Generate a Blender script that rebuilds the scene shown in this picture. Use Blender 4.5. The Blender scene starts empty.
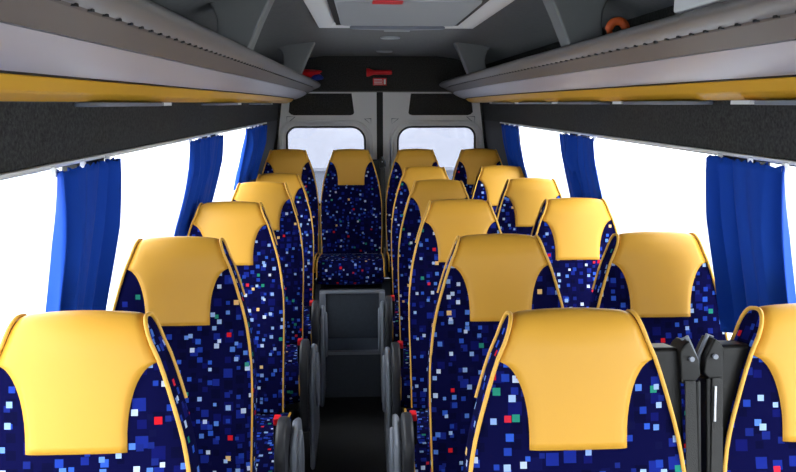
import bpy, bmesh, math, random
from mathutils import Vector, Matrix
random.seed(7)
SC = bpy.context.scene
COL = SC.collection
PI = math.pi
E = 1.56          # eye height above the aisle floor (m)
CX = 0.14         # centre line of the vehicle (camera stands at x = 0)
REAR = 5.32       # inner face of the rear doors
FRONT = -1.75

# ------------------------------------------------------------------ materials
def lin(c):
    return tuple(((v / 255) / 12.92 if v / 255 <= 0.04045 else (((v / 255) + 0.055) / 1.055) ** 2.4) for v in c)

def mat(name, rgb, rough=0.5, metal=0.0, spec=0.5, noise=0.0, nscale=200.0, bump=0.0, bscale=300.0, lin_in=False):
    m = bpy.data.materials.new(name); m.use_nodes = True
    nt = m.node_tree; b = nt.nodes['Principled BSDF']
    c = rgb if lin_in else lin(rgb)
    b.inputs['Base Color'].default_value = (*c, 1)
    b.inputs['Roughness'].default_value = rough
    b.inputs['Metallic'].default_value = metal
    b.inputs['Specular IOR Level'].default_value = spec
    if noise or bump:
        tc = nt.nodes.new('ShaderNodeTexCoord')
    if noise:
        n = nt.nodes.new('ShaderNodeTexNoise'); n.inputs['Scale'].default_value = nscale; n.inputs['Detail'].default_value = 3
        nt.links.new(tc.outputs['Object'], n.inputs['Vector'])
        mr = nt.nodes.new('ShaderNodeMapRange'); mr.inputs['From Min'].default_value = .3; mr.inputs['From Max'].default_value = .7
        mr.inputs['To Min'].default_value = 1 - noise; mr.inputs['To Max'].default_value = 1 + noise
        nt.links.new(n.outputs['Fac'], mr.inputs['Value'])
        mx = nt.nodes.new('ShaderNodeMix'); mx.data_type = 'RGBA'; mx.blend_type = 'MULTIPLY'
        mx.inputs[0].default_value = 1
        mx.inputs[6].default_value = (*c, 1)
        nt.links.new(mr.outputs['Result'], mx.inputs[7])
        nt.links.new(mx.outputs[2], b.inputs['Base Color'])
    if bump:
        n2 = nt.nodes.new('ShaderNodeTexNoise'); n2.inputs['Scale'].default_value = bscale; n2.inputs['Detail'].default_value = 2
        nt.links.new(tc.outputs['Object'], n2.inputs['Vector'])
        bp = nt.nodes.new('ShaderNodeBump'); bp.inputs['Strength'].default_value = bump; bp.inputs['Distance'].default_value = .002
        nt.links.new(n2.outputs['Fac'], bp.inputs['Height'])
        nt.links.new(bp.outputs['Normal'], b.inputs['Normal'])
    return m

def fabric():
    m = bpy.data.materials.new('square_pattern_moquette'); m.use_nodes = True
    nt = m.node_tree; L = nt.links; N = nt.nodes
    b = N['Principled BSDF']; b.inputs['Roughness'].default_value = 1; b.inputs['Specular IOR Level'].default_value = .03
    uv = N.new('ShaderNodeUVMap'); uv.uv_map = 'UVMap'
    oi = N.new('ShaderNodeObjectInfo')
    rnd = N.new('ShaderNodeMath'); rnd.operation = 'MULTIPLY'; rnd.inputs[1].default_value = 37.0
    L.new(oi.outputs['Random'], rnd.inputs[0])
    add = N.new('ShaderNodeVectorMath'); add.operation = 'ADD'
    L.new(uv.outputs['UV'], add.inputs[0]); L.new(rnd.outputs[0], add.inputs[1])
    def layer(prev, cell, half, dens, stops, seed, hvar):
        sc = N.new('ShaderNodeVectorMath'); sc.operation = 'SCALE'; sc.inputs['Scale'].default_value = 1 / cell
        L.new(add.outputs[0], sc.inputs[0])
        of = N.new('ShaderNodeVectorMath'); of.operation = 'ADD'; of.inputs[1].default_value = (seed * 3.37, seed * 1.71, 0)
        L.new(sc.outputs[0], of.inputs[0])
        # every column of cells is slid by its own amount so that the squares do not line up
        s0 = N.new('ShaderNodeSeparateXYZ'); L.new(of.outputs[0], s0.inputs[0])
        fx = N.new('ShaderNodeMath'); fx.operation = 'FLOOR'; L.new(s0.outputs['X'], fx.inputs[0])
        w1 = N.new('ShaderNodeTexWhiteNoise'); w1.noise_dimensions = '1D'; L.new(fx.outputs[0], w1.inputs['W'])
        c1 = N.new('ShaderNodeCombineXYZ'); L.new(w1.outputs['Value'], c1.inputs['Y'])
        of0 = of; of = N.new('ShaderNodeVectorMath'); of.operation = 'ADD'
        L.new(of0.outputs[0], of.inputs[0]); L.new(c1.outputs[0], of.inputs[1])
        fl = N.new('ShaderNodeVectorMath'); fl.operation = 'FLOOR'; L.new(of.outputs[0], fl.inputs[0])
        fr = N.new('ShaderNodeVectorMath'); fr.operation = 'FRACTION'; L.new(of.outputs[0], fr.inputs[0])
        wn = N.new('ShaderNodeTexWhiteNoise'); wn.noise_dimensions = '2D'; L.new(fl.outputs[0], wn.inputs['Vector'])
        cs = N.new('ShaderNodeSeparateColor'); L.new(wn.outputs['Color'], cs.inputs[0])
        sp = N.new('ShaderNodeSeparateXYZ'); L.new(fr.outputs[0], sp.inputs[0])
        def axis(comp, ch):
            j = N.new('ShaderNodeMapRange'); j.inputs['To Min'].default_value = half + .02; j.inputs['To Max'].default_value = .98 - half
            L.new(cs.outputs[ch], j.inputs['Value'])
            s = N.new('ShaderNodeMath'); s.operation = 'SUBTRACT'; L.new(sp.outputs[comp], s.inputs[0]); L.new(j.outputs['Result'], s.inputs[1])
            a = N.new('ShaderNodeMath'); a.operation = 'ABSOLUTE'; L.new(s.outputs[0], a.inputs[0])
            return a
        ax, ay = axis('X', 'Red'), axis('Y', 'Green')
        mxm = N.new('ShaderNodeMath'); mxm.operation = 'MAXIMUM'; L.new(ax.outputs[0], mxm.inputs[0]); L.new(ay.outputs[0], mxm.inputs[1])
        wn2 = N.new('ShaderNodeTexWhiteNoise'); wn2.noise_dimensions = '3D'
        of2 = N.new('ShaderNodeVectorMath'); of2.operation = 'ADD'; of2.inputs[1].default_value = (.5, .5, 7.3 + seed)
        L.new(fl.outputs[0], of2.inputs[0]); L.new(of2.outputs[0], wn2.inputs['Vector'])
        c2 = N.new('ShaderNodeSeparateColor'); L.new(wn2.outputs['Color'], c2.inputs[0])
        hv = N.new('ShaderNodeMapRange'); hv.inputs['To Min'].default_value = half * (1 - hvar); hv.inputs['To Max'].default_value = half
        L.new(c2.outputs['Red'], hv.inputs['Value'])
        lt = N.new('ShaderNodeMath'); lt.operation = 'LESS_THAN'; L.new(mxm.outputs[0], lt.inputs[0]); L.new(hv.outputs['Result'], lt.inputs[1])
        dn = N.new('ShaderNodeMath'); dn.operation = 'LESS_THAN'; L.new(c2.outputs['Green'], dn.inputs[0]); dn.inputs[1].default_value = dens
        mk = N.new('ShaderNodeMath'); mk.operation = 'MULTIPLY'; L.new(lt.outputs[0], mk.inputs[0]); L.new(dn.outputs[0], mk.inputs[1])
        cr = N.new('ShaderNodeValToRGB'); cr.color_ramp.interpolation = 'CONSTANT'
        el = cr.color_ramp.elements
        while len(el) < len(stops): el.new(.5)
        for i, (p, c) in enumerate(stops):
            el[i].position = p; el[i].color = (*lin(c), 1)
        L.new(c2.outputs['Blue'], cr.inputs['Fac'])
        mx = N.new('ShaderNodeMix'); mx.data_type = 'RGBA'
        L.new(mk.outputs[0], mx.inputs[0]); L.new(cr.outputs['Color'], mx.inputs[7])
        if isinstance(prev, tuple): mx.inputs[6].default_value = (*prev, 1)
        else: L.new(prev, mx.inputs[6])
        return mx.outputs[2]
    base = lin((10, 11, 54))
    o = layer(base, .030, .40, .70, [(0, (8, 9, 44)), (.42, (16, 20, 88)), (.74, (24, 38, 126)), (.93, (14, 16, 66))], 1, .5)
    o = layer(o, .026, .27, .36, [(0, (32, 58, 156)), (.4, (24, 36, 112)), (.7, (46, 84, 190)), (.9, (14, 16, 58))], 2, .4)
    o = layer(o, .040, .165, .52, [(0, (132, 160, 214)), (.30, (180, 194, 224)), (.46, (78, 118, 204)), (.72, (196, 28, 40)), (.82, (226, 184, 120)), (.91, (40, 130, 110))], 3, .25)
    o = layer(o, .052, .115, .36, [(0, (150, 176, 222)), (.4, (190, 200, 224)), (.6, (96, 134, 212)), (.85, (196, 40, 60)), (.94, (60, 150, 130))], 4, .3)
    L.new(o, b.inputs['Base Color'])
    return m

def glass(name, tint, gl=.06):
    m = bpy.data.materials.new(name); m.use_nodes = True
    nt = m.node_tree; nt.nodes.remove(nt.nodes['Principled BSDF'])
    t = nt.nodes.new('ShaderNodeBsdfTransparent'); t.inputs[0].default_value = (*tint, 1)
    g = nt.nodes.new('ShaderNodeBsdfGlossy'); g.inputs['Roughness'].default_value = .03
    mx = nt.nodes.new('ShaderNodeMixShader'); mx.inputs[0].default_value = gl
    nt.links.new(t.outputs[0], mx.inputs[1]); nt.links.new(g.outputs[0], mx.inputs[2])
    nt.links.new(mx.outputs[0], nt.nodes['Material Output'].inputs['Surface'])
    return m

def curtain_mat():
    m = bpy.data.materials.new('blue_curtain_cloth'); m.use_nodes = True
    nt = m.node_tree; b = nt.nodes['Principled BSDF']
    c = lin((17, 68, 172))
    b.inputs['Base Color'].default_value = (*c, 1); b.inputs['Roughness'].default_value = .8; b.inputs['Specular IOR Level'].default_value = .2
    t = nt.nodes.new('ShaderNodeBsdfTranslucent'); t.inputs[0].default_value = (*c, 1)
    mx = nt.nodes.new('ShaderNodeMixShader'); mx.inputs[0].default_value = .055
    nt.links.new(b.outputs[0], mx.inputs[1]); nt.links.new(t.outputs[0], mx.inputs[2])
    nt.links.new(mx.outputs[0], nt.nodes['Material Output'].inputs['Surface'])
    return m

M = dict(
    yellow=mat('yellow_leatherette', (213, 158, 54), .45, spec=.35, bump=.12, bscale=900),
    yseam=mat('ochre_seam', (190, 136, 40), .6),
    piping=mat('yellow_piping', (222, 168, 62), .5),
    fabric=fabric(),
    shell=mat('dark_seat_shell', (30, 31, 36), .5),
    black=mat('black_plastic', (11, 11, 12), .45, spec=.3),
    grey_pl=mat('slate_grey_plastic', (122, 128, 140), .42),
    dark_pl=mat('charcoal_plastic', (48, 50, 56), .5),
    steel=mat('brushed_steel', (170, 172, 176), .3, metal=1),
    web=mat('grey_webbing', (46, 46, 46), .8, bump=.4, bscale=700),
    red=mat('red_plastic', (228, 26, 38), .4),
    carpet=mat('charcoal_wall_carpet', (62, 62, 61), .95, spec=.1, noise=.4, nscale=130, bump=.3, bscale=300),
    pillar=mat('dark_pillar_trim', (44, 44, 46), .8),
    ceil=mat('grey_headliner', (116, 118, 118), .9, spec=.15, noise=.06, nscale=60),
    bracket=mat('grey_bracket_plastic', (116, 119, 119), .5),
    floor=mat('black_rubber_floor', (24, 25, 28), .75, noise=.3, nscale=150),
    step=mat('dark_step_rubber', (54, 62, 74), .5, noise=.1, nscale=80),
    alu=mat('aluminium_edge', (150, 156, 166), .35, metal=.7),
    door=mat('grey_painted_metal', (240, 241, 242), .4),
    door_low=mat('grey_lower_door', (206, 209, 218), .5),
    seal=mat('black_rubber_seal', (20, 20, 21), .6),
    silver=mat('silver_rack_panel', (196, 194, 202), .4, metal=.25),
    lip=mat('grey_rack_lip', (112, 109, 107), .42),
    brown=mat('taupe_rack_band', (106, 98, 93), .5),
    white=mat('white_plastic', (226, 227, 226), .45),
    hatchgrey=mat('pale_grey_hatch_panel', (158, 163, 165), .55),
    offwhite=mat('pale_window_trim', (228, 228, 224), .6),
    rackyellow=mat('yellow_rack_edge', (232, 176, 50), .4),
    curtain=curtain_mat(),
    lens=mat('frosted_lens', (205, 205, 200), .4),
    orange=mat('orange_strap', (205, 88, 30), .6),
    blue=mat('blue_cloth', (34, 58, 150), .8),
    clear=glass('clear_glass', (.96, .97, .97), .03),
    tinted=glass('tinted_rear_glass', (.420, .426, .458), .02),
    yardgrey=mat('grey_yard_wall', (166, 170, 176), .9, noise=.05, nscale=2),
    concrete=mat('pale_concrete', (196, 198, 203), .9, noise=.06, nscale=1.2),
)
# ------------------------------------------------------------------ mesh helpers
class MB:
    def __init__(s): s.v = []; s.f = []; s.m = []; s.uv = []
    def add(s, vs, fs, mi=0, uvs=None):
        b = len(s.v); s.v += [tuple(p) for p in vs]
        s.uv += [tuple(u) for u in uvs] if uvs else [(p[0], p[2] if len(p) > 2 else 0) for p in vs]
        for f in fs: s.f.append(tuple(b + i for i in f)); s.m.append(mi)
    def box(s, x0, x1, y0, y1, z0, z1, mi=0):
        vs = [(x, y, z) for z in (z0, z1) for y in (y0, y1) for x in (x0, x1)]
        s.add(vs, [(0, 2, 3, 1), (4, 5, 7, 6), (0, 1, 5, 4), (2, 6, 7, 3), (0, 4, 6, 2), (1, 3, 7, 5)], mi)
    def prism(s, poly, axis, lo, hi, mi=0):
        n = len(poly)
        def P(a, b, t):
            return (t, a, b) if axis == 'x' else (a, t, b) if axis == 'y' else (a, b, t)
        vs = [P(a, b, lo) for a, b in poly] + [P(a, b, hi) for a, b in poly]
        fs = [tuple(range(n))[::-1], tuple(range(n, 2 * n))] + [(i, (i + 1) % n, n + (i + 1) % n, n + i) for i in range(n)]
        s.add(vs, fs, mi)
    def tube(s, pts, r, n=8, closed=False, mi=0):
        pts = [Vector(p) for p in pts]; k = len(pts); rings = []
        prev = None
        for i, p in enumerate(pts):
            a = pts[(i - 1) % k] if (closed or i) else p
            b = pts[(i + 1) % k] if (closed or i < k - 1) else p
            t = (b - a).normalized()
            ref = prev if prev is not None else (Vector((0, 0, 1)) if abs(t.z) < .9 else Vector((1, 0, 0)))
            u = (ref - t * ref.dot(t)).normalized(); w = t.cross(u); prev = u
            rr = r[i] if isinstance(r, (list, tuple)) else r
            rings.append([p + (u * math.cos(2 * PI * j / n) + w * math.sin(2 * PI * j / n)) * rr for j in range(n)])
        vs = [p for ring in rings for p in ring]; fs = []
        for i in range(k if closed else k - 1):
            a = i * n; b = ((i + 1) % k) * n
            for j in range(n): fs.append((a + j, a + (j + 1) % n, b + (j + 1) % n, b + j))
        if not closed: fs += [tuple(range(n))[::-1], tuple(range((k - 1) * n, k * n))]
        s.add(vs, fs, mi)
    def build(s, name, mats, parent=None, smooth=False, bevel=0, loc=None, sub=0, solid=0):
        me = bpy.data.meshes.new(name); me.from_pydata(s.v, [], s.f)
        if not isinstance(mats, (list, tuple)): mats = [mats]
        for m in mats: me.materials.append(m)
        for p, mi in zip(me.polygons, s.m): p.material_index = mi; p.use_smooth = smooth
        ul = me.uv_layers.new(name='UVMap')
        for lp in me.loops: ul.data[lp.index].uv = s.uv[lp.vertex_index]
        bm = bmesh.new(); bm.from_mesh(me); bmesh.ops.recalc_face_normals(bm, faces=bm.faces); bm.to_mesh(me); bm.free()
        o = bpy.data.objects.new(name, me); COL.objects.link(o)
        if parent: o.parent = parent
        if loc: o.location = loc
        if solid:
            md = o.modifiers.new('solid', 'SOLIDIFY'); md.thickness = solid; md.offset = -1
        if bevel:
            md = o.modifiers.new('bevel', 'BEVEL'); md.width = bevel; md.segments = 2; md.limit_method = 'ANGLE'; md.angle_limit = .6
            for p in me.polygons: p.use_smooth = True
            md2 = o.modifiers.new('wn', 'WEIGHTED_NORMAL')
        if smooth and not bevel:
            me.set_sharp_from_angle(angle=math.radians(50))
        return o

def tag(o, label=None, cat=None, group=None, kind=None):
    if label: o['label'] = label
    if cat: o['category'] = cat
    if group: o['group'] = group
    if kind: o['kind'] = kind
    return o
def empty(name, loc=(0, 0, 0)):
    o = bpy.data.objects.new(name, None); o.empty_display_size = .1; COL.objects.link(o); o.location = loc; return o
def children(o): return [c for c in bpy.data.objects if c.parent == o]
def copy_tree(o, parent=None):
    c = o.copy(); COL.objects.link(c); c.parent = parent
    for ch in children(o): copy_tree(ch, c)
    return c
def struct(o, label=None, cat=None):
    return tag(o, label, cat, kind='structure')
def rounded(x0, x1, z0, z1, r, n=5):
    """rounded rectangle outline; r may be 4 radii (bl, br, tr, tl)"""
    if not isinstance(r, (list, tuple)): r = [r] * 4
    out = []
    for (cx, cz, a0, rr) in ((x0 + r[0], z0 + r[0], PI, r[0]), (x1 - r[1], z0 + r[1], 1.5 * PI, r[1]), (x1 - r[2], z1 - r[2], 0, r[2]), (x0 + r[3], z1 - r[3], .5 * PI, r[3])):
        for k in range(n + 1):
            a = a0 + .5 * PI * k / n; out.append((cx + rr * math.cos(a), cz + rr * math.sin(a)))
    return out
def interp(tab, t):
    if t <= tab[0][0]: return tab[0][1]
    for (a, va), (b, vb) in zip(tab, tab[1:]):
        if t <= b:
            k = (t - a) / (b - a); k = k * k * (3 - 2 * k) * .5 + k * .5
            return va + (vb - va) * k
    return tab[-1][1]
# ------------------------------------------------------------------ shell
def wallw(z):     # half width of the body at height z (absolute)
    return interp([(0, .89), (.55, .89), (.80, .868), (1.44, .75), (1.58, .735), (1.80, .70)], z)

def strip_wall(side, z0, z1, y0, y1, mb, mi, thick=.05, n=3):
    zs = [z0 + (z1 - z0) * i / n for i in range(n + 1)]
    inn = [(CX + side * wallw(z), z) for z in zs]; out = [(CX + side * (wallw(z) + thick), z) for z in reversed(zs)]
    mb.prism(inn + out, 'y', y0, y1, mi)

PILL = [1.685, 3.03]          # pillar centres
ZT, ZB = E - .118, .80        # window top, sill
WIN = [(-1.55, .10), (.22, PILL[0] - .06), (PILL[0] + .06, PILL[1] - .06), (PILL[1] + .06, 4.34)]
wn = 0
for side, nm in ((-1, 'left'), (1, 'right')):
    mb = MB()
    strip_wall(side, 0, ZB, FRONT, REAR + .05, mb, 0, n=6)                       # lower wall
    strip_wall(side, ZT, E + .26, FRONT, REAR + .05, mb, 0, n=4)                 # carpeted band and wall behind rack
    ed = [FRONT] + [v for w in WIN for v in w] + [REAR + .05]
    for a, b in zip(ed[0::2], ed[1::2]): strip_wall(side, ZB, ZT, a, b, mb, 1, n=5)   # pillars
    struct(mb.build('wall_' + nm, [M['carpet'], M['pillar']]), 'dark carpeted side wall with window pillars, ' + ('single-seat side' if side < 0 else 'double-seat side'), 'wall')
    t = MB()
    xa = wallw(ZT)
    t.prism([(CX + side * (xa - .012), ZT + .002), (CX + side * (xa + .01), ZT + .002), (CX + side * (xa + .012), ZT - .006), (CX + side * (xa - .012), ZT - .006)], 'y', FRONT + .05, 4.62)
    struct(t.build('trim_1' if side < 0 else 'trim_2', M['offwhite'], bevel=.002), 'pale curtain rail along the window tops, ' + ('single-seat side' if side < 0 else 'double-seat side'), 'trim')
    for k, (a, b) in enumerate(WIN):
        wn += 1
        w = empty('window_%d' % wn, (0, 0, 0))
        struct(w, ('clear side window %s, %s' % (('ahead of the first row', 'nearest, before the first curtain', 'between first and second curtains', 'between second and third curtains')[k], 'single-seat side' if side < 0 else 'double-seat side')), 'window')
        fr = MB(); th = .012
        for (za, zb, ya, yb) in ((ZB, ZB + th, a, b), (ZT - th, ZT, a, b), (ZB + th, ZT - th, a, a + th), (ZB + th, ZT - th, b - th, b)):
            off = .012
            fr.prism([(CX + side * (wallw(za) + off), za), (CX + side * (wallw(zb) + off), zb), (CX + side * (wallw(zb) + off + .03), zb), (CX + side * (wallw(za) + off + .03), za)], 'y', ya, yb)
        fr.build('window_frame', M['seal'], w)
        gp = MB(); zs = [ZB + (ZT - ZB) * i / 5 for i in range(6)]
        gp.prism([(CX + side * (wallw(z) + .028), z) for z in zs] + [(CX + side * (wallw(z) + .032), z) for z in reversed(zs)], 'y', a + .01, b - .01)
        gp.build('pane', M['clear'], w)
# floor, platform
f = MB(); f.box(CX - .95, CX + .95, FRONT, REAR + .06, -.06, 0)
struct(f.build('floor', M['floor']), 'black rubber aisle floor', 'floor')
STEP_Y, PLAT = 3.67, .255
s = MB(); s.prism([(STEP_Y, 0), (STEP_Y + .012, PLAT), (REAR, PLAT), (REAR, 0)], 'x', CX - .885, CX + .885)
stp = struct(s.build('step', M['step'], bevel=.006), 'dark step up to the rear seats at the end of the aisle', 'step')
n = MB(); n.prism([(STEP_Y - .004, PLAT - .012), (STEP_Y - .004, PLAT + .004), (STEP_Y + .028, PLAT + .004), (STEP_Y + .028, PLAT)], 'x', -.262, .155)
n.build('step_nosing', M['alu'], stp)
# ceiling with coved edges
HATCH = (CX - .325, CX + .345, 2.25, 3.20)
ZC = E + .335
c = MB()
prof = [(-.74, E + .235), (-.70, E + .262), (-.62, E + .295), (-.52, E + .32), (-.40, E + .333), (.40, E + .333), (.52, E + .32), (.62, E + .295), (.70, E + .262), (.74, E + .235)]
c.prism([(CX + x, z) for x, z in prof] + [(CX + x, z + .06) for x, z in reversed(prof)], 'y', FRONT, REAR + .06)
struct(c.build('ceiling', M['ceil'], smooth=True), 'grey headliner ceiling', 'ceiling')
# front bulkhead below and above the windscreen
w = MB(); w.box(CX - .94, CX + .94, FRONT - .06, FRONT, 0, .80); w.box(CX - .94, CX + .94, FRONT - .06, FRONT, E + .26, ZC + .05)
struct(w.build('wall_front', M['pillar']), 'dark bulkhead below and above the windscreen', 'wall')
wn += 1
w = empty('window_%d' % wn); struct(w, 'wide windscreen at the front', 'window')
g = MB(); g.box(CX - .85, CX + .85, FRONT - .03, FRONT - .026, .80, E + .26); g.build('pane', M['clear'], w)
# rear wall: header and corner pillars
HB = E + .082
def dx(z): return .715 - (z - (E + .04)) * .13          # outer half width of the doors at height z
w = MB()
w.box(CX - .745, CX + .745, REAR - .02, REAR + .05, HB, ZC + .03)
for sd in (-1, 1):
    zs = [PLAT, .55, .80, 1.10, 1.44, HB]
    w.prism([(CX + sd * dx(z), z) for z in zs] + [(CX + sd * (wallw(z) + .01), z) for z in reversed(zs)], 'y', REAR - .01, REAR + .05)
struct(w.build('wall_rear', M['carpet']), 'dark carpeted header panel and corner pillars above the rear doors', 'wall')
t = MB(); t.box(CX - .60, CX + .60, REAR - .032, REAR - .0205, HB - .002, HB + .006)
struct(t.build('trim_3', M['lip']), 'thin grey strip under the rear header', 'trim')
t = MB(); t.box(CX - .034, CX + .012, REAR + .005, REAR + .05, PLAT, HB)
struct(t.build('trim_4', M['seal']), 'black rubber seal where the rear doors meet', 'trim')

def ring(mb, outer, inner, y0, y1, mi=0):
    """plate between two outlines (x,z), thickness y0..y1; inner polar-matched to outer"""
    cx = sum(p[0] for p in inner) / len(inner); cz = sum(p[1] for p in inner) / len(inner)
    def hit(p):
        dxx, dzz = p[0] - cx, p[1] - cz; best = None
        for (a, b) in zip(outer, outer[1:] + outer[:1]):
            ex, ez = b[0] - a[0], b[1] - a[1]; den = dxx * ez - dzz * ex
            if abs(den) < 1e-12: continue
            t = ((a[0] - cx) * ez - (a[1] - cz) * ex) / den; u = ((a[0] - cx) * dzz - (a[1] - cz) * dxx) / den
            if t > 0 and -1e-6 <= u <= 1 + 1e-6 and (best is None or t < best): best = t
        return (cx + dxx * best, cz + dzz * best)
    inn = list(inner); out = [hit(p) for p in inn]
    # add outer corners: snap nearest outer sample to each corner
    for cpt in outer:
        k = min(range(len(out)), key=lambda i: (out[i][0] - cpt[0]) ** 2 + (out[i][1] - cpt[1]) ** 2); out[k] = cpt
    n = len(inn)
    vs = [(x, y0, z) for x, z in inn] + [(x, y0, z) for x, z in out] + [(x, y1, z) for x, z in inn] + [(x, y1, z) for x, z in out]
    fs = []
    for i in range(n):
        j = (i + 1) % n
        fs += [(i, j, n + j, n + i), (2 * n + i, 3 * n + i, 3 * n + j, 2 * n + j), (i, 2 * n + i, 2 * n + j, j), (n + i, n + j, 3 * n + j, 3 * n + i)]
    mb.add(vs, fs, mi)

for k, sd in enumerate((-1, 1)):
    d = empty('door_%d' % (k + 1), (0, 0, 0))
    struct(d, 'grey rear door with rounded window, ' + ('single-seat side' if sd < 0 else 'double-seat side'), 'door')
    ci = (CX - .034) if sd < 0 else (CX + .012)
    X = lambda w: CX + sd * w
    zin0, zw1, zw0, zl = E - .095, E - .168, E - .740, E - .80
    zmid = E - .108
    wi = abs(ci - CX)
    def seg(z0, z1): return [(ci, z0), (X(dx(z0)), z0), (X(dx(z1)), z1), (ci, z1)]
    winp = rounded(-.57 / 2, .57 / 2, zw0, zw1, [.06, .07, .075, .10] if sd > 0 else [.06, .07, .075, .10], 6)
    winp = [(X(.405 + p[0]), p[1]) for p in winp]
    insp = [(X(.215), E + .072), (X(.655), E + .072), (X(.672), E - .062), (X(.655), E - .078), (X(.635), E - .084), (X(.225), E - .084), (X(.205), E - .078), (X(.198), E - .066)]
    # refine inset outline for the ring
    fine = []
    for a, b in zip(insp, insp[1:] + insp[:1]):
        for q in range(4): fine.append((a[0] + (b[0] - a[0]) * q / 4, a[1] + (b[1] - a[1]) * q / 4))
    pn = MB()
    ring(pn, seg(zmid, HB + .01), fine, REAR, REAR + .03)
    ring(pn, seg(zl, zmid), winp, REAR, REAR + .03)
    pn.build('door_frame', M['door'], d)
    lo = MB(); lo.prism(seg(PLAT, zl), 'y', REAR, REAR + .03); lo.build('lower_panel', M['door_low'], d)
    ins = MB(); ins.prism(insp, 'y', REAR + .012, REAR + .028); ins.build('carpet_inset', M['carpet'], d)
    # moulded rims round the window
    rm = MB(); big = rounded(-.57 / 2 - .045, .57 / 2 + .045, zw0 - .04, zw1 + .036, [.08, .10, .11, .14], 6)
    rm.tube([(X(.405 + x), REAR - .002, z) for x, z in big], .013, 8, True)
    rm.build('pressed_rim', M['door'], d, smooth=True)
    sl = MB(); sl.tube([(p[0], REAR + .006, p[1]) for p in winp], .0085, 8, True); sl.build('window_seal', M['seal'], d, smooth=True)
    gl = MB(); gl.prism(winp, 'y', REAR + .018, REAR + .022); gl.build('pane', M['tinted'], d)
    tr = MB()
    for (wc, zc, r_, sg) in ((.10, E - .125, .024, 1), (.655, E - .115, .03, 1)):
        tri = [(X(wc - r_), zc + r_ * .7), (X(wc + r_), zc + r_ * .7), (X(wc + (r_ if wc > .4 else -r_)), zc - r_)]
        tr.tube([(p[0], REAR - .001, p[1]) for p in tri], .0035, 6, True)
    tr.build('corner_bolt_recess', M['grey_pl'], d)
    wp = MB(); wp.tube([(X(.18), REAR + .012, zw0 + .012), (X(.60), REAR + .012, zw0 + .012)], .006); wp.build('window_ledge', M['white'], d)

# ground outside
g = MB(); g.add([(-60, -60, -.75), (60, -60, -.75), (60, 90, -.75), (-60, 90, -.75)], [(0, 1, 2, 3)])
struct(g.build('ground', M['concrete']), 'pale concrete yard outside', 'ground')

yw = MB(); yw.box(-9, 9, 9.2, 9.5, -.75, .72); yw = yw.build('wall_yard', M['yardgrey'])
struct(yw, 'low grey yard wall seen through the rear windows', 'wall')
cp = MB(); cp.box(-9, 9, 9.15, 9.55, .7205, .76); cp.build('coping', M['concrete'], yw)

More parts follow.
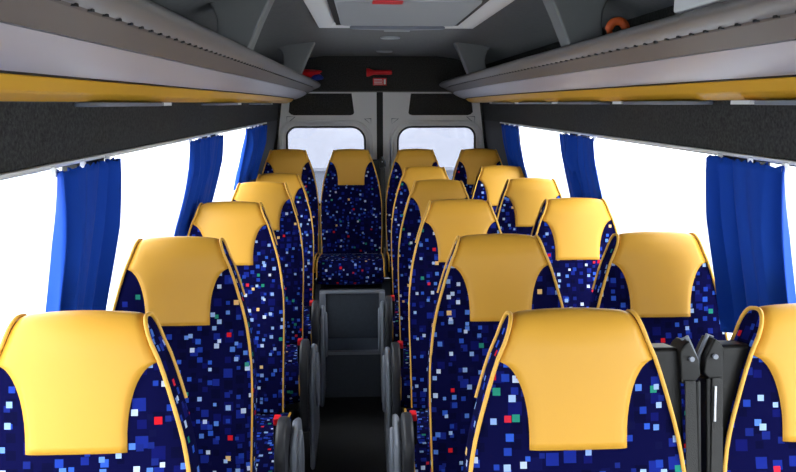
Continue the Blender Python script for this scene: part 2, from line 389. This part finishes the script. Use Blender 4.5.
# ------------------------------------------------------------------ luggage racks
def rack(side):
    nm = 'single-seat side' if side < 0 else 'double-seat side'
    r = empty('luggage_rack', (CX - (.02 if side < 0 else 0), 0, -.004 if side < 0 else 0))
    tag(r, 'overhead luggage rack with silver band and yellow lower edge, above the ' + ('single seats' if side < 0 else 'paired seats'), 'luggage rack', 'overhead luggage racks')
    Y0 = -1.2; ys = [Y0 + (4.9 - Y0) * i / 12 for i in range(13)] + [5.0, 5.08, 5.15, 5.20, 5.24, 5.265, 5.28]
    def infl(y): # rounding of the rear end in plan
        if y < 4.9: return 0
        k = (y - 4.9) / .38
        return .03 * (1 - math.sqrt(max(0, 1 - k * k)))
    def taper(y): # the body narrows towards the back
        k = min(1, max(0, (y - 3.2) / 2.08)); return k * k
    def extr(poly, name, m, closed=True, smooth=False, shift=1.0):
        mb = MB(); n = len(poly); vs = []
        for y in ys:
            for (w, z) in poly: vs.append((side * (w + (infl(y) - .055 * taper(y)) * shift), y, E + z - (infl(y) * .3 + .022 * taper(y)) * shift * min(1, z / .08)))
        fs = []
        for i in range(len(ys) - 1):
            for j in range(n): fs.append((i * n + j, i * n + (j + 1) % n, (i + 1) * n + (j + 1) % n, (i + 1) * n + j))
        fs += [tuple(range(n))[::-1], tuple(range((len(ys) - 1) * n, len(ys) * n))]
        mb.add(vs, fs); return mb.build(name, m, r, smooth=smooth)
    lipp = [(.492, .131), (.474, .139), (.458, .146), (.450, .153), (.450, .160), (.457, .166), (.470, .168), (.486, .164), (.52, .150), (.52, .135)]
    extr(lipp, 'lip', M['lip'], smooth=True)
    extr([(.545, .100), (.497, .127), (.494, .131), (.52, .135), (.56, .11)], 'taupe_band', M['brown'])
    sv = [(.635, .051), (.615, .058), (.590, .072), (.565, .087), (.549, .0985), (.556, .106), (.60, .08), (.64, .06)]
    extr(sv, 'silver_band', M['silver'], smooth=True)
    extr([(.643, .0475), (.640, .0485), (.637, .0515), (.645, .056), (.65, .05)], 'dark_groove', M['seal'])
    extr([(.690, .0075), (.664, .0205), (.659, .0245), (.643, .0455), (.646, .05), (.66, .045), (.69, .02)], 'yellow_edge', M['rackyellow'])
    extr([(.690, .0065), (.728, .0065), (.728, .020), (.690, .020)], 'underside', M['dark_pl'], shift=.6)
    extr([(.52, .150), (.53, .118), (.60, .09), (.70, .08), (.70, .03), (.715, .03), (.715, .10), (.61, .105), (.545, .128), (.53, .152)], 'shelf', M['dark_pl'], shift=.5)
    y = .30; first = None
    while y < 5.0:
        if first is None:
            sl = MB(); sl.box(-.0035, .0035, 0, .010, -.0035, .0035); o = first = sl.build('vent_slot', M['seal'], r)
        else:
            o = first.copy(); COL.objects.link(o)
        o.location = (side * (.4925 - .055 * taper(y)), y, E + .1318 - .022 * taper(y)); y += .0575
    for yb in (.40, 2.30 if side < 0 else 2.14, 4.10):
        b = MB()
        o_ = [(.470, .160), (.452, .200), (.430, .250), (.405, .300), (.385, .340), (.62, .325), (.595, .312), (.572, .290), (.562, .260), (.560, .225), (.568, .190), (.585, .150)]
        tp = taper(yb)
        b.prism([(side * (w - .055 * tp), E + z) for w, z in o_], 'y', yb, yb + .095)
        b.build('bracket', M['bracket'], r, bevel=.022)
    # reading-light / vent panels under the rack
    for ya in ((1.55, 2.75, 3.9) if side < 0 else (1.0, 1.75, 2.5, 3.25, 4.0)):
        p = MB(); p.prism(rounded(.655, .724, ya, ya + .46, .015), 'z', E - .003, E + .0065)
        pp = [(side * x, yy, zz) for x, yy, zz in p.v]; p.v = pp
        pan = p.build('service_panel', M['grey_pl'], r, bevel=.003)
        lt = MB(); lt.box(min(side * .658, side * .722), max(side * .658, side * .722), ya + .47, ya + .55, E - .002, E + .0065); lt.build('reading_light', M['white'], r)
    return r
rack(-1); rack(1)
# ------------------------------------------------------------------ roof hatch and ceiling lights
h = empty('roof_hatch', (0, 0, 0)); tag(h, 'white framed roof hatch with grey panel in the ceiling over the aisle', 'roof hatch')
x0, x1, y0, y1 = HATCH; zc = E + .333
mb = MB()
def hz(inset_x, inset_yb, z): return [(x0 + inset_x, y0 + inset_yb, z), (x1 - inset_x, y0 + inset_yb, z), (x1 - inset_x, y1 - inset_yb, z), (x0 + inset_x, y1 - inset_yb, z)]
loops = [hz(0, 0, zc), hz(.004, .004, zc - .016), hz(.05, .05, zc - .016), hz(.078, .075, zc + .003), hz(.078, .075, zc + .0)]
vs = [p for l in loops for p in l]; fs = []
for i in range(len(loops) - 1):
    for j in range(4): fs.append((4 * i + j, 4 * i + (j + 1) % 4, 4 * i + 4 + (j + 1) % 4, 4 * i + 4 + j))
mb.add(vs, fs); mb.build('hatch_frame', M['white'], h, bevel=.004)
mb = MB(); mb.prism(rounded(x0 + .100, x1 - .100, y0 + .09, y1 - .150, .03), 'z', zc - .022, zc - .002); mb.build('hatch_panel', M['hatchgrey'], h, bevel=.008)
for xs in (x0 + .080, x1 - .104):
    mb = MB(); mb.box(xs, xs + .024, y0 + .08, y1 - .08, zc - .012, zc - .001); mb.build('hatch_seal', M['seal'], h)
mb = MB(); cxh = (x0 + x1) / 2
mb.prism([(cxh - .20, y1 - .10), (cxh - .07, y1 - .058), (cxh + .07, y1 - .058), (cxh + .20, y1 - .10), (cxh + .17, y1 - .118), (cxh - .17, y1 - .118)], 'z', zc - .03, zc - .016)
hd = mb.build('hatch_handle', M['grey_pl'], h, bevel=.004)
mb = MB(); mb.prism(rounded(cxh - .055, cxh + .055, y1 - .10, y1 - .045, .008), 'z', zc - .034, zc - .0305); mb.build('latch', M['hatchgrey'], hd, bevel=.002)
mb = MB(); mb.prism(rounded(.035, .13, 2.30, 2.372, .006), 'z', zc - .0245, zc - .0222); mb.build('warning_label', M['red'], h)
for k, (lx, ly) in enumerate(((.147, 3.80), (.147, 4.78))):
    l = empty('ceiling_light', (lx, ly, zc)); tag(l, 'small round recessed ceiling light, ' + ('the one just behind the hatch' if k == 0 else 'the one close to the rear header'), 'light', 'round ceiling lights')
    b = MB(); nn = 24
    rp = [(.052, 0), (.050, -.007), (.036, -.009), (.034, -.003)]
    vs = [(r_ * math.cos(2 * PI * i / nn), r_ * math.sin(2 * PI * i / nn), z) for (r_, z) in rp for i in range(nn)]
    fs = [(q * nn + i, q * nn + (i + 1) % nn, (q + 1) * nn + (i + 1) % nn, (q + 1) * nn + i) for q in range(3) for i in range(nn)]
    b.add(vs, fs); b.build('bezel', M['hatchgrey'], l, smooth=True)
    b = MB(); b.tube([(0, 0, -.0005), (0, 0, -.004)], .0345, 24); b.build('lens', M['lens'], l)

# ------------------------------------------------------------------ seats
AL = math.radians(10)
U = Vector((0, math.sin(AL), math.cos(AL))); D = Vector((0, math.cos(AL), -math.sin(AL)))
TH = .068
HW = [(0, .106), (.015, .111), (.04, .120), (.07, .133), (.13, .152), (.22, .175), (.33, .188), (.45, .190), (.60, .186), (.80, .182)]
def hw(s):        # smooth cubic through the table
    if s >= HW[-1][0]: return HW[-1][1]
    for i in range(len(HW) - 1):
        (a, va), (b, vb) = HW[i], HW[i + 1]
        if s <= b:
            def slope(k):
                if k == 0: return (HW[1][1] - HW[0][1]) / (HW[1][0] - HW[0][0])
                if k == len(HW) - 1: return 0
                return (HW[k + 1][1] - HW[k - 1][1]) / (HW[k + 1][0] - HW[k - 1][0])
            h = b - a; t = max(0, (s - a) / h)
            return ((2 * t ** 3 - 3 * t * t + 1) * va + (t ** 3 - 2 * t * t + t) * h * slope(i) + (3 * t * t - 2 * t ** 3) * vb + (t ** 3 - t * t) * h * slope(i + 1))
def loop_profile(Lb):
    """(d, s) points from front bottom, over the crest, to back bottom"""
    def df(s): return -.020 * math.sin(PI * min(1, max(0, (s - .25) / (Lb - .25)))) if s > .25 else 0
    fr = []; nF = 26
    for i in range(nF):
        s = Lb - (Lb - .042) * i / nF; fr.append((df(s), s))
    arc = []
    for i in range(13):
        a = PI * i / 12
        ca = math.cos(a); sa = math.sin(a)
        e = .85
        arc.append((TH / 2 - TH / 2 * math.copysign(abs(ca) ** e, ca), .042 - .042 * abs(sa) ** e))
    bk = [(TH + .02 * ((s - .042) / (Lb - .042)), s) for (_, s) in reversed(fr)]
    return fr + arc + bk
def seat_point(x, d, s, H): return Vector((x, 0, H)) + D * (d - TH / 2) - U * s
def bulge(j): return (1 - j * j)

def make_backrest(mb, H, Lb, ncol=12):
    lp = loop_profile(Lb); n = len(lp); vs = []; uvs = []
    cum = 0
    for i, (d, s) in enumerate(lp):
        if i: cum += math.hypot(d - lp[i - 1][0], s - lp[i - 1][1])
        for c in range(ncol + 1):
            j = -1 + 2 * c / ncol
            front = max(0, 1 - d / TH)
            x = j * hw(s)
            dd = d - .010 * bulge(j) * (front if d < TH * .6 else 0) * min(1, s / .05)
            # side bolsters stand a little proud of the centre panel
            if s > .22: dd -= .012 * front * max(0, abs(j) - .45) / .55 * min(1, (s - .22) / .1) * (1 if abs(j) < .97 else .5)
            ss = s - .007 * bulge(j) * max(0, 1 - s / .05)
            vs.append(seat_point(x, dd, ss, H)); uvs.append((x, cum))
    fs = []
    W = ncol + 1
    for i in range(n - 1):
        for c in range(ncol): fs.append((i * W + c, i * W + c + 1, (i + 1) * W + c + 1, (i + 1) * W + c))
    mb.add(vs, fs, 0, uvs)
    # sides: own vertices so that the pattern stays square
    for cc in (0, ncol):
        sv = []; su = []
        for i, (d, s) in enumerate(lp):
            sv.append(vs[i * W + cc]); su.append((d + 5.3 * (cc + 1), -s))
        sf = []
        for i in range(n // 2):
            a, b = i, n - 1 - i
            if b - 1 > a + 1: sf.append((a, a + 1, b - 1, b))
            elif b - 1 == a + 1: sf.append((a, a + 1, b))
        mb.add(sv, sf, 0, su)
    mb.add([vs[c] for c in range(W)] + [vs[(n - 1) * W + c] for c in range(W)], [tuple(range(W)) + tuple(range(2 * W - 1, W - 1, -1))], 0)
    return vs, W, n, lp

def cover_half(s):
    if s <= .075: return hw(s) - .0035
    if s >= .2: return .083
    k = (.2 - s) / .125
    return min(hw(s) - .0035, .1335 - .0505 * math.sqrt(max(0, 1 - k * k)))

def make_cover(mb, H, Lb, ncol=14):
    rows = []
    ss = [.222, .21, .19, .17, .15, .135, .12, .11, .10, .092, .086, .081, .077, .074, .068, .06, .05]
    for s in ss: rows.append((0.0, s, cover_half(s)))
    for i in range(13):
        a = PI * i / 12; ca = math.cos(a); sa = math.sin(a); e = .85
        s = .042 - .042 * abs(sa) ** e
        rows.append((TH / 2 - TH / 2 * math.copysign(abs(ca) ** e, ca), s, hw(s) - .0035))
    for s in (.06, .09, .13, .17, .20): rows.append((TH + .02 * ((s - .042) / (Lb - .042)), s, hw(s) - .0035))
    vs = []; W = ncol + 1; off = .0045
    for (d, s, w) in rows:
        for c in range(W):
            j = -1 + 2 * c / ncol; x = j * w; jj = x / hw(s)
            front = max(0, 1 - d / TH)
            edge = 1 - max(0, (abs(j) - .9) / .1) * .6
            dd = d - .010 * bulge(jj) * (front if d < TH * .6 else 0) * min(1, s / .05)
            nd = (d - TH / 2) / (TH / 2); ns = (.042 - s) / .042 if s < .042 else 0
            l = math.hypot(nd, ns) or 1
            dd += off * edge * nd / l; s2 = s - off * edge * max(0, ns) / l - .007 * bulge(jj) * max(0, 1 - s / .05)
            vs.append(seat_point(x, dd, s2, H))
    fs = [(i * W + c, i * W + c + 1, (i + 1) * W + c + 1, (i + 1) * W + c) for i in range(len(rows) - 1) for c in range(ncol)]
    mb.add(vs, fs)

def soft_block(mb, x0, x1, prof, crown, uvscale=1, ncol=10):
    """closed (y,z) profile swept across x with slightly drawn-in ends"""
    n = len(prof); cy = sum(p[0] for p in prof) / n; cz = sum(p[1] for p in prof) / n; vs = []; uvs = []; W = ncol + 1
    cum = 0
    for i, (y, z) in enumerate(prof + prof[:1]):
        if i: cum += math.hypot(y - prof[i - 1][0], z - prof[i - 1][1])
        for c in range(W):
            j = -1 + 2 * c / ncol; k = 1 + crown * (1 - j * j) - (.04 if abs(j) > .99 else 0)
            vs.append(((x0 + x1) / 2 + j * (x1 - x0) / 2, cy + (y - cy) * (1 + (k - 1) * .4), cz + (z - cz) * k)); uvs.append((j * (x1 - x0) / 2, cum))
    fs = [(i * W + c, i * W + c + 1, (i + 1) * W + c + 1, (i + 1) * W + c) for i in range(n) for c in range(ncol)]
    mb.add(vs, fs, 0, uvs)
    for c in (0, W - 1):
        pv = [vs[i * W + c] for i in range(n)]
        mb.add(pv, [tuple(range(n))], 0, [(p[1] + 2.7, p[2]) for p in pv])
    return [[vs[i * W + c] for i in range(n)] for c in (0, W - 1)]

def make_seat(H, Lb, ctop, cdep, aisle=0, belt=0, plinth=False, tilt=.02, cw=.208):
    """aisle / belt: -1, 0, 1 = side that carries the side shield / shoulder-belt guide"""
    root = empty('coach_seat')
    mb = MB(); make_backrest(mb, H, Lb); bk = mb.build('backrest', M['fabric'], root, smooth=True)
    lp = loop_profile(Lb)
    for sd in (-1, 1):
        pm = MB(); pm.tube([seat_point(sd * (hw(s) + .001), d + (-.003 if d < TH * .5 else .003), s - .0035 * max(0, 1 - s / .042), H) for d, s in lp if d < TH * .98 or s < .17], .0037, 8)
        pm.build('piping', M['piping'], bk, smooth=True)
    mb = MB(); make_cover(mb, H, Lb); hc = mb.build('headrest_cover', M['yellow'], root, smooth=True, solid=.006)
    yb = seat_point(0, 0, Lb, H).y
    # cushion
    yf = yb - cdep; hgt = .135
    prof = [(yb + .03, ctop - hgt), (yb + .03, ctop - .02), (yb + .02, ctop - .005)]
    for i in range(6): prof.append((yb - (yb - yf - .07) * (i + .5) / 6, ctop + .008 * math.sin(PI * (i + .5) / 6)))
    for i in range(7):
        a = PI / 2 * i / 6; prof.append((yf + .06 - .06 * math.sin(a), ctop - .06 + .06 * math.cos(a)))
    prof += [(yf + .004, ctop - .095), (yf + .03, ctop - hgt)]
    prof = [(y_, z_ - tilt * (y_ - yf) / (yb - yf)) for y_, z_ in prof]
    mb = MB(); ends = soft_block(mb, -cw, cw, prof, .06); cu = mb.build('cushion', M['fabric'], root, smooth=True)
    for e_ in ends:
        pm = MB(); pm.tube([(p[0], p[1], p[2]) for p in e_[2:-1]], .0045, 8); pm.build('piping', M['piping'], cu, smooth=True)
    # shell under the cushion, legs
    mb = MB(); mb.box(.012 - cw, cw - .012, yf + .05, yb + .08, ctop - hgt - .045, ctop - hgt - tilt * .5); mb.build('seat_frame', M['shell'], root, bevel=.008)
    if plinth:
        mb = MB(); mb.box(-.175, .175, yf - .05, yb + .10, 0, .262); pl = mb.build('base_panel', M['step'], root, bevel=.006)
        mb = MB(); mb.box(-.173, .191, yf - .058, yf - .02, .2625, .276); mb.build('edge_strip', M['grey_pl'], pl, bevel=.003)
        for sx in (-.160, .170):
            mb = MB(); mb.box(sx - .012, sx + .020, yf - .066, yf - .0505, 0, .268); mb.build('upright', M['grey_pl'], pl, bevel=.004)
    else:
        for sx in (-.15, .15):
            mb = MB(); zt = ctop - hgt - .03
            y_m = (yf + yb) / 2 - .03
            mb.prism([(y_m - .15, 0), (y_m + .15, 0), (y_m + .15, .02), (y_m + .06, .04), (y_m + .10, zt), (y_m - .10, zt), (y_m - .06, .04), (y_m - .15, .02)], 'x', sx - .022, sx + .022)
            mb.build('leg', M['dark_pl'], root, bevel=.005)
    if aisle:
        X = lambda a, b: (min(aisle * a, aisle * b), max(aisle * a, aisle * b))
        mb = MB(); a, b = X(.206, .240)
        mb.prism(rounded(yf - .005, yf + .215, ctop - .27, ctop + .115, [.05, .09, .11, .10], 8), 'x', a, b); mb.build('armrest', M['dark_pl'], root, bevel=.010)
        mb = MB(); a, b = X(.241, .262)
        mb.prism([(yf + .02, ctop - .44), (yf + .37, ctop - .40), (yf + .385, ctop - .10), (yf + .33, ctop + .02), (yf + .22, ctop + .06), (yf + .10, ctop + .02), (yf + .05, ctop - .12)], 'x', a, b)
        sh = mb.build('side_shield', M['grey_pl'], root, bevel=.012)
        mb = MB(); xx = aisle * .266
        mb.tube([(xx, yf + .20 + .055 * math.cos(2 * PI * i / 20), ctop - .10 + .12 * math.sin(2 * PI * i / 20)) for i in range(20)], .009, 8, True)
        mb.build('recliner_lever', M['grey_pl'], sh, smooth=True)
        mb = MB(); a, b = X(.188, .214); mb.box(a, b, yf + .14, yf + .165, ctop - .05, ctop + .085); bu = mb.build('belt_buckle', M['black'], root, bevel=.004)
        mb = MB(); mb.box(a + .002, b - .002, yf + .132, yf + .168, ctop + .080, ctop + .104); mb.build('release_button', M['red'], bu, bevel=.003)
    if belt:
        q = lambda w, d, s: seat_point(belt * w, d, s, H)
        def qbox(mb, w0, w1, d0, d1, s0, s1, w0b=None, w1b=None):
            w0b = w0 if w0b is None else w0b; w1b = w1 if w1b is None else w1b
            vs = [q(w0, d0, s0), q(w1, d0, s0), q(w1, d1, s0), q(w0, d1, s0), q(w0b, d0, s1), q(w1b, d0, s1), q(w1b, d1, s1), q(w0b, d1, s1)]
            mb.add(vs, [(0, 1, 2, 3), (4, 7, 6, 5), (0, 4, 5, 1), (1, 5, 6, 2), (2, 6, 7, 3), (3, 7, 4, 0)])
        mb = MB(); qbox(mb, .120, .186, .012, .072, .058, .50, .15, .206); gd = mb.build('belt_guide', M['black'], root, bevel=.008)
        mb = MB()
        pr = [(.188, .050), (.196, .044), (.213, .078), (.216, .104), (.204, .118), (.182, .118), (.180, .062)]
        vs = [q(w, .000, s) for w, s in pr] + [q(w, .05, s) for w, s in pr]; n = len(pr)
        mb.add(vs, [tuple(range(n)), tuple(range(2 * n - 1, n - 1, -1))] + [(i, (i + 1) % n, n + (i + 1) % n, n + i) for i in range(n)])
        mb.build('guide_head', M['black'], gd, bevel=.003)
        mb = MB(); mb.tube([q(.198, -.001, .075), q(.198, -.006, .075)], .0045, 12); mb.build('bolt', M['grey_pl'], gd, smooth=True)
        mb = MB(); mb.tube([q(.200, -.008, .125), q(.202, -.008, .185)], .0024, 8)
        if belt < 0: mb.build('rod', M['steel'], gd, smooth=True)
        mb = MB(); mb.tube([q(.191, .02, .046), q(.200, .02, .040), q(.216, .02, .076), q(.219, .02, .104)], .0035, 8); mb.build('guide_rim', M['grey_pl'], gd, smooth=True)
        mb = MB(); qbox(mb, .186, .204, -.006, -.003, .112, .62, .190, .214); mb.build('belt_webbing', M['web'], gd)
        mb = MB(); qbox(mb, .205, .214, -.004, .03, .112, .60, .207, .215); mb.build('belt_housing', M['black'], gd, bevel=.003)
    return root

H0 = E - .36
def place(proto, x, y, z, label, zs=1.0, used=set()):
    o = proto
    if proto.name in used: o = copy_tree(proto)
    used.add(proto.name)
    o.location = (x, y, z); o.scale = (1, 1, zs)
    tag(o, label, 'seat', 'yellow and navy coach seats'); return o
GEO = dict(H=H0, Lb=.755, ctop=.475, cdep=.45)
ordn = ['first', 'second', 'third', 'fourth', 'fifth']
sl_ = make_seat(aisle=1, **GEO); srb = make_seat(aisle=-1, belt=1, **GEO); swb = make_seat(belt=-1, **GEO)
sr_ = make_seat(aisle=-1, **GEO); sw_ = make_seat(**GEO)
Lrow = [(-.478, 1.215, -.36), (-.486, 1.916, -.36), (-.480, 2.635, -.362), (-.473, 3.42, -.374), (-.468, 4.06, -.393)]
Rrow = [(.358, 1.19), (.365, 1.915), (.357, 2.645), (.352, 3.345), (.350, 4.08)]
Wrow = [(.800, 1.20), (.806, 1.93), (.795, 2.66), (.800, 3.395), (.788, 4.10)]
for i, (x, y, zt) in enumerate(Lrow):
    place(sl_, x, y, 0, 'yellow-topped single seat in the one-seat column, %s row from the camera' % ordn[i], (E + zt) / H0)
for i, (x, y) in enumerate(Rrow):
    place(sr_ if i else srb, x, y, 0, 'yellow-topped aisle seat of the paired seats, %s row from the camera' % ordn[i])
for i, (x, y) in enumerate(Wrow):
    place(sw_ if i else swb, x, y, 0, 'yellow-topped window seat of the paired seats, %s row from the camera' % ordn[i])
GR = dict(H=E - .295 - PLAT, Lb=.655, ctop=.436)
cr_ = make_seat(plinth=True, belt=1, cdep=.52, tilt=.066, cw=.19, **GR); br_ = make_seat(cdep=.40, tilt=.06, cw=.19, **GR)
YR = 4.62
place(cr_, -.073, YR, PLAT, 'rear-row seat facing straight down the aisle, its cushion in full view')
place(br_, -.470, YR, PLAT, 'rear-row seat in the corner behind the single-seat column')
place(br_, .338, YR, PLAT, 'rear-row seat before the rear door behind the aisle seats')
place(br_, .746, YR, PLAT, 'rear-row seat in the corner behind the window seats')

# ------------------------------------------------------------------ curtains
def curtain(side, y0, y1, seed, label, lean=0.0, zb=1.12, da=0.0, db=0.0):
    rng = random.Random(seed)
    root = empty('curtain', (0, 0, 0)); tag(root, label, 'curtain', 'blue window curtains')
    ZT2, ZB2 = E - .128, zb
    n = max(40, int((y1 - y0) / .008)); rows = 26
    folds = max(4, (y1 - y0) / .062); ph = rng.random() * 6
    vs = []
    for r in range(rows + 1):
        t = r / rows; z = ZT2 + (ZB2 - ZT2) * t
        for c in range(n + 1):
            u = c / n
            nar = 1 - .06 * math.sin(PI * min(1, t * 1.1)) ** 1.0
            ya, yb_ = y0 + da * t, y1 + db * t
            yy = (ya + yb_) / 2 + (yb_ - ya) * (u - .5) * nar
            uu = u + .02 * math.sin(5 * u + ph) + .012 * math.sin(3 * t + 9 * u)
            a = .023 * (.55 + .45 * math.sin(2.3 * u * PI + ph)) * (.55 + .45 * min(1, t * 3))
            w = math.sin(2 * PI * folds * uu + ph) + .35 * math.sin(2 * PI * folds * 1.73 * uu + 2 * ph + 1.5 * t)
            off = (.031 + a * w) * (1 if zb < 1 else min(1, max(.62, .62 + .38 * (z - 1.14) / .2)))
            top = .004 * math.sin(2 * PI * folds * 2.3 * u + ph) if r == 0 else 0
            vs.append((CX + side * (wallw(z) - off), yy, z + top))
    W = n + 1
    mb = MB(); mb.add(vs, [(i * W + c, i * W + c + 1, (i + 1) * W + c + 1, (i + 1) * W + c) for i in range(rows) for c in range(n)])
    mb.build('cloth', M['curtain'], root, smooth=True, solid=.002)
    k = max(2, int((y1 - y0) / .16) + 1)
    for i in range(k):
        yy = y0 + (y1 - y0) * (.08 + .84 * i / (k - 1)); hk = MB(); x = CX + side * (wallw(ZT2) - .010)
        hk.box(min(x, x - side * .012), max(x, x - side * .012), yy - .0035, yy + .0035, ZT2 - .012, ZT2 + .008); hk.build('hook', M['white'], root, bevel=.002)
    return root
curtain(-1, 1.39, 1.745, 1, 'blue gathered curtain nearest the camera on the single-seat side', zb=.98, da=.075, db=-.01)
curtain(-1, 2.50, 3.05, 2, 'blue gathered curtain in the middle of the single-seat side windows', zb=1.08)
curtain(-1, 3.72, 4.40, 3, 'blue gathered curtain by the rear corner on the single-seat side')
curtain(1, 1.425, 1.755, 4, 'blue gathered curtain nearest the camera on the double-seat side', zb=.98, da=.02)
curtain(1, 2.66, 3.13, 5, 'blue gathered curtain in the middle of the double-seat side windows')
curtain(1, 3.98, 4.46, 6, 'blue gathered curtain by the rear corner on the double-seat side')

# ------------------------------------------------------------------ small things
t = empty('flashlight', (0, 0, 0)); tag(t, 'red emergency torch clipped to the dark header above the rear doors', 'torch')
zz, yy = E + .218, REAR - .052
mb = MB(); mb.tube([(.070, yy, zz), (.085, yy, zz), (.13, yy, zz), (.205, yy, zz), (.215, yy, zz)], [.022, .0165, .016, .017, .014], 16); mb.build('body', M['red'], t, smooth=True)
mb = MB(); mb.tube([(.034, yy, zz), (.040, yy, zz), (.058, yy, zz), (.072, yy, zz)], [.029, .030, .027, .021], 18); mb.build('head', M['red'], t, smooth=True)
mb = MB(); mb.box(.10, .125, REAR - .040, REAR - .021, zz - .017, zz + .017); mb.box(.165, .185, REAR - .040, REAR - .021, zz - .017, zz + .017); mb.build('clip', M['black'], t, bevel=.002)
s = empty('safety_sign', (0, 0, 0)); tag(s, 'small red safety notice with white lines under the red torch', 'sign')
mb = MB(); mb.box(.080, .178, REAR - .025, REAR - .0205, E + .128, E + .180); mb.build('sign_plate', M['red'], s, bevel=.001)
mb = MB()
for k in range(4): mb.box(.088, .150 - .004 * (k % 2), REAR - .0262, REAR - .0248, E + .136 + k * .0105, E + .140 + k * .0105)
mb.box(.158, .172, REAR - .0262, REAR - .0248, E + .136, E + .172)
mb.build('lettering', M['white'], s)

def blob(mb, c, r, seed, n=18, m=12, amp=.18):
    rng = random.Random(seed); ph = [rng.random() * 6 for _ in range(6)]; vs = []
    for i in range(m + 1):
        th = PI * i / m
        for j in range(n):
            f_ = 2 * PI * j / n
            k = 1 + amp * (math.sin(3 * f_ + ph[0] + 2 * th) * .6 + math.sin(5 * th + ph[1] + f_) * .5 + math.sin(7 * f_ + ph[2] - 4 * th) * .3) * math.sin(th)
            vs.append((c[0] + r[0] * k * math.sin(th) * math.cos(f_), c[1] + r[1] * k * math.sin(th) * math.sin(f_), c[2] + r[2] * k * math.cos(th)))
    mb.add(vs, [(i * n + j, i * n + (j + 1) % n, (i + 1) * n + (j + 1) % n, (i + 1) * n + j) for i in range(m) for j in range(n)])
b = empty('cloth_bundle', (0, 0, 0)); tag(b, 'crumpled red and blue cloth bundle at the rear end of the single-seat side rack', 'bundle')
mb = MB(); blob(mb, (-.36, 5.16, E + .205), (.085, .05, .028), 3, amp=.25); mb.build('red_cloth', M['red'], b, smooth=True)
mb = MB(); blob(mb, (-.315, 5.15, E + .180), (.045, .045, .022), 5); mb.build('blue_cloth', M['blue'], b, smooth=True)
mb = MB()
mb.tube([(.655 + .019 * math.cos(a), 1.87 + .001 * i, E + .188 + .019 * math.sin(a)) for i, a in enumerate([-.9 + 5.0 * k / 20 for k in range(21)])], [.007] * 4 + [.011] * 13 + [.007] * 4, 12)
tag(mb.build('orange_strap', M['orange'], smooth=True), 'small curled orange strap lying on the double-seat side rack', 'strap')
mb = MB(); mb.prism(rounded(.60, .74, 1.20, 1.42, .01), 'z', E + .171, E + .21)
tag(mb.build('white_box', M['white'], bevel=.004), 'flat white box lying on the double-seat side rack, cut by the picture top', 'box')

# ------------------------------------------------------------------ light and camera
wd = bpy.data.worlds.new('World'); SC.world = wd; wd.use_nodes = True
bg = wd.node_tree.nodes['Background']; bg.inputs[0].default_value = (.93, .97, 1.0, 1); bg.inputs[1].default_value = 7.4
cam = bpy.data.cameras.new('camera'); co = bpy.data.objects.new('camera', cam); COL.objects.link(co); SC.camera = co
cam.sensor_fit = 'HORIZONTAL'; cam.sensor_width = 36; cam.lens = 36 * 720 / 796; cam.clip_start = .02; cam.clip_end = 300
th = math.atan(132.5 / 720); ps = math.atan(36 / 720 * math.cos(th))
co.location = (0, 0, E); co.rotation_euler = (PI / 2 - th, 0, -ps)
vs_ = SC.view_settings
SC.display_settings.display_device = 'sRGB'
vs_.view_transform = 'Standard'; vs_.look = 'None'; vs_.exposure = 0.0; vs_.gamma = 1; vs_.use_curve_mapping = False
SC.cycles.max_bounces = 10; SC.cycles.diffuse_bounces = 6; SC.cycles.transparent_max_bounces = 16
SC.cycles.use_denoising = True
SC.cycles.sample_clamp_indirect = 8
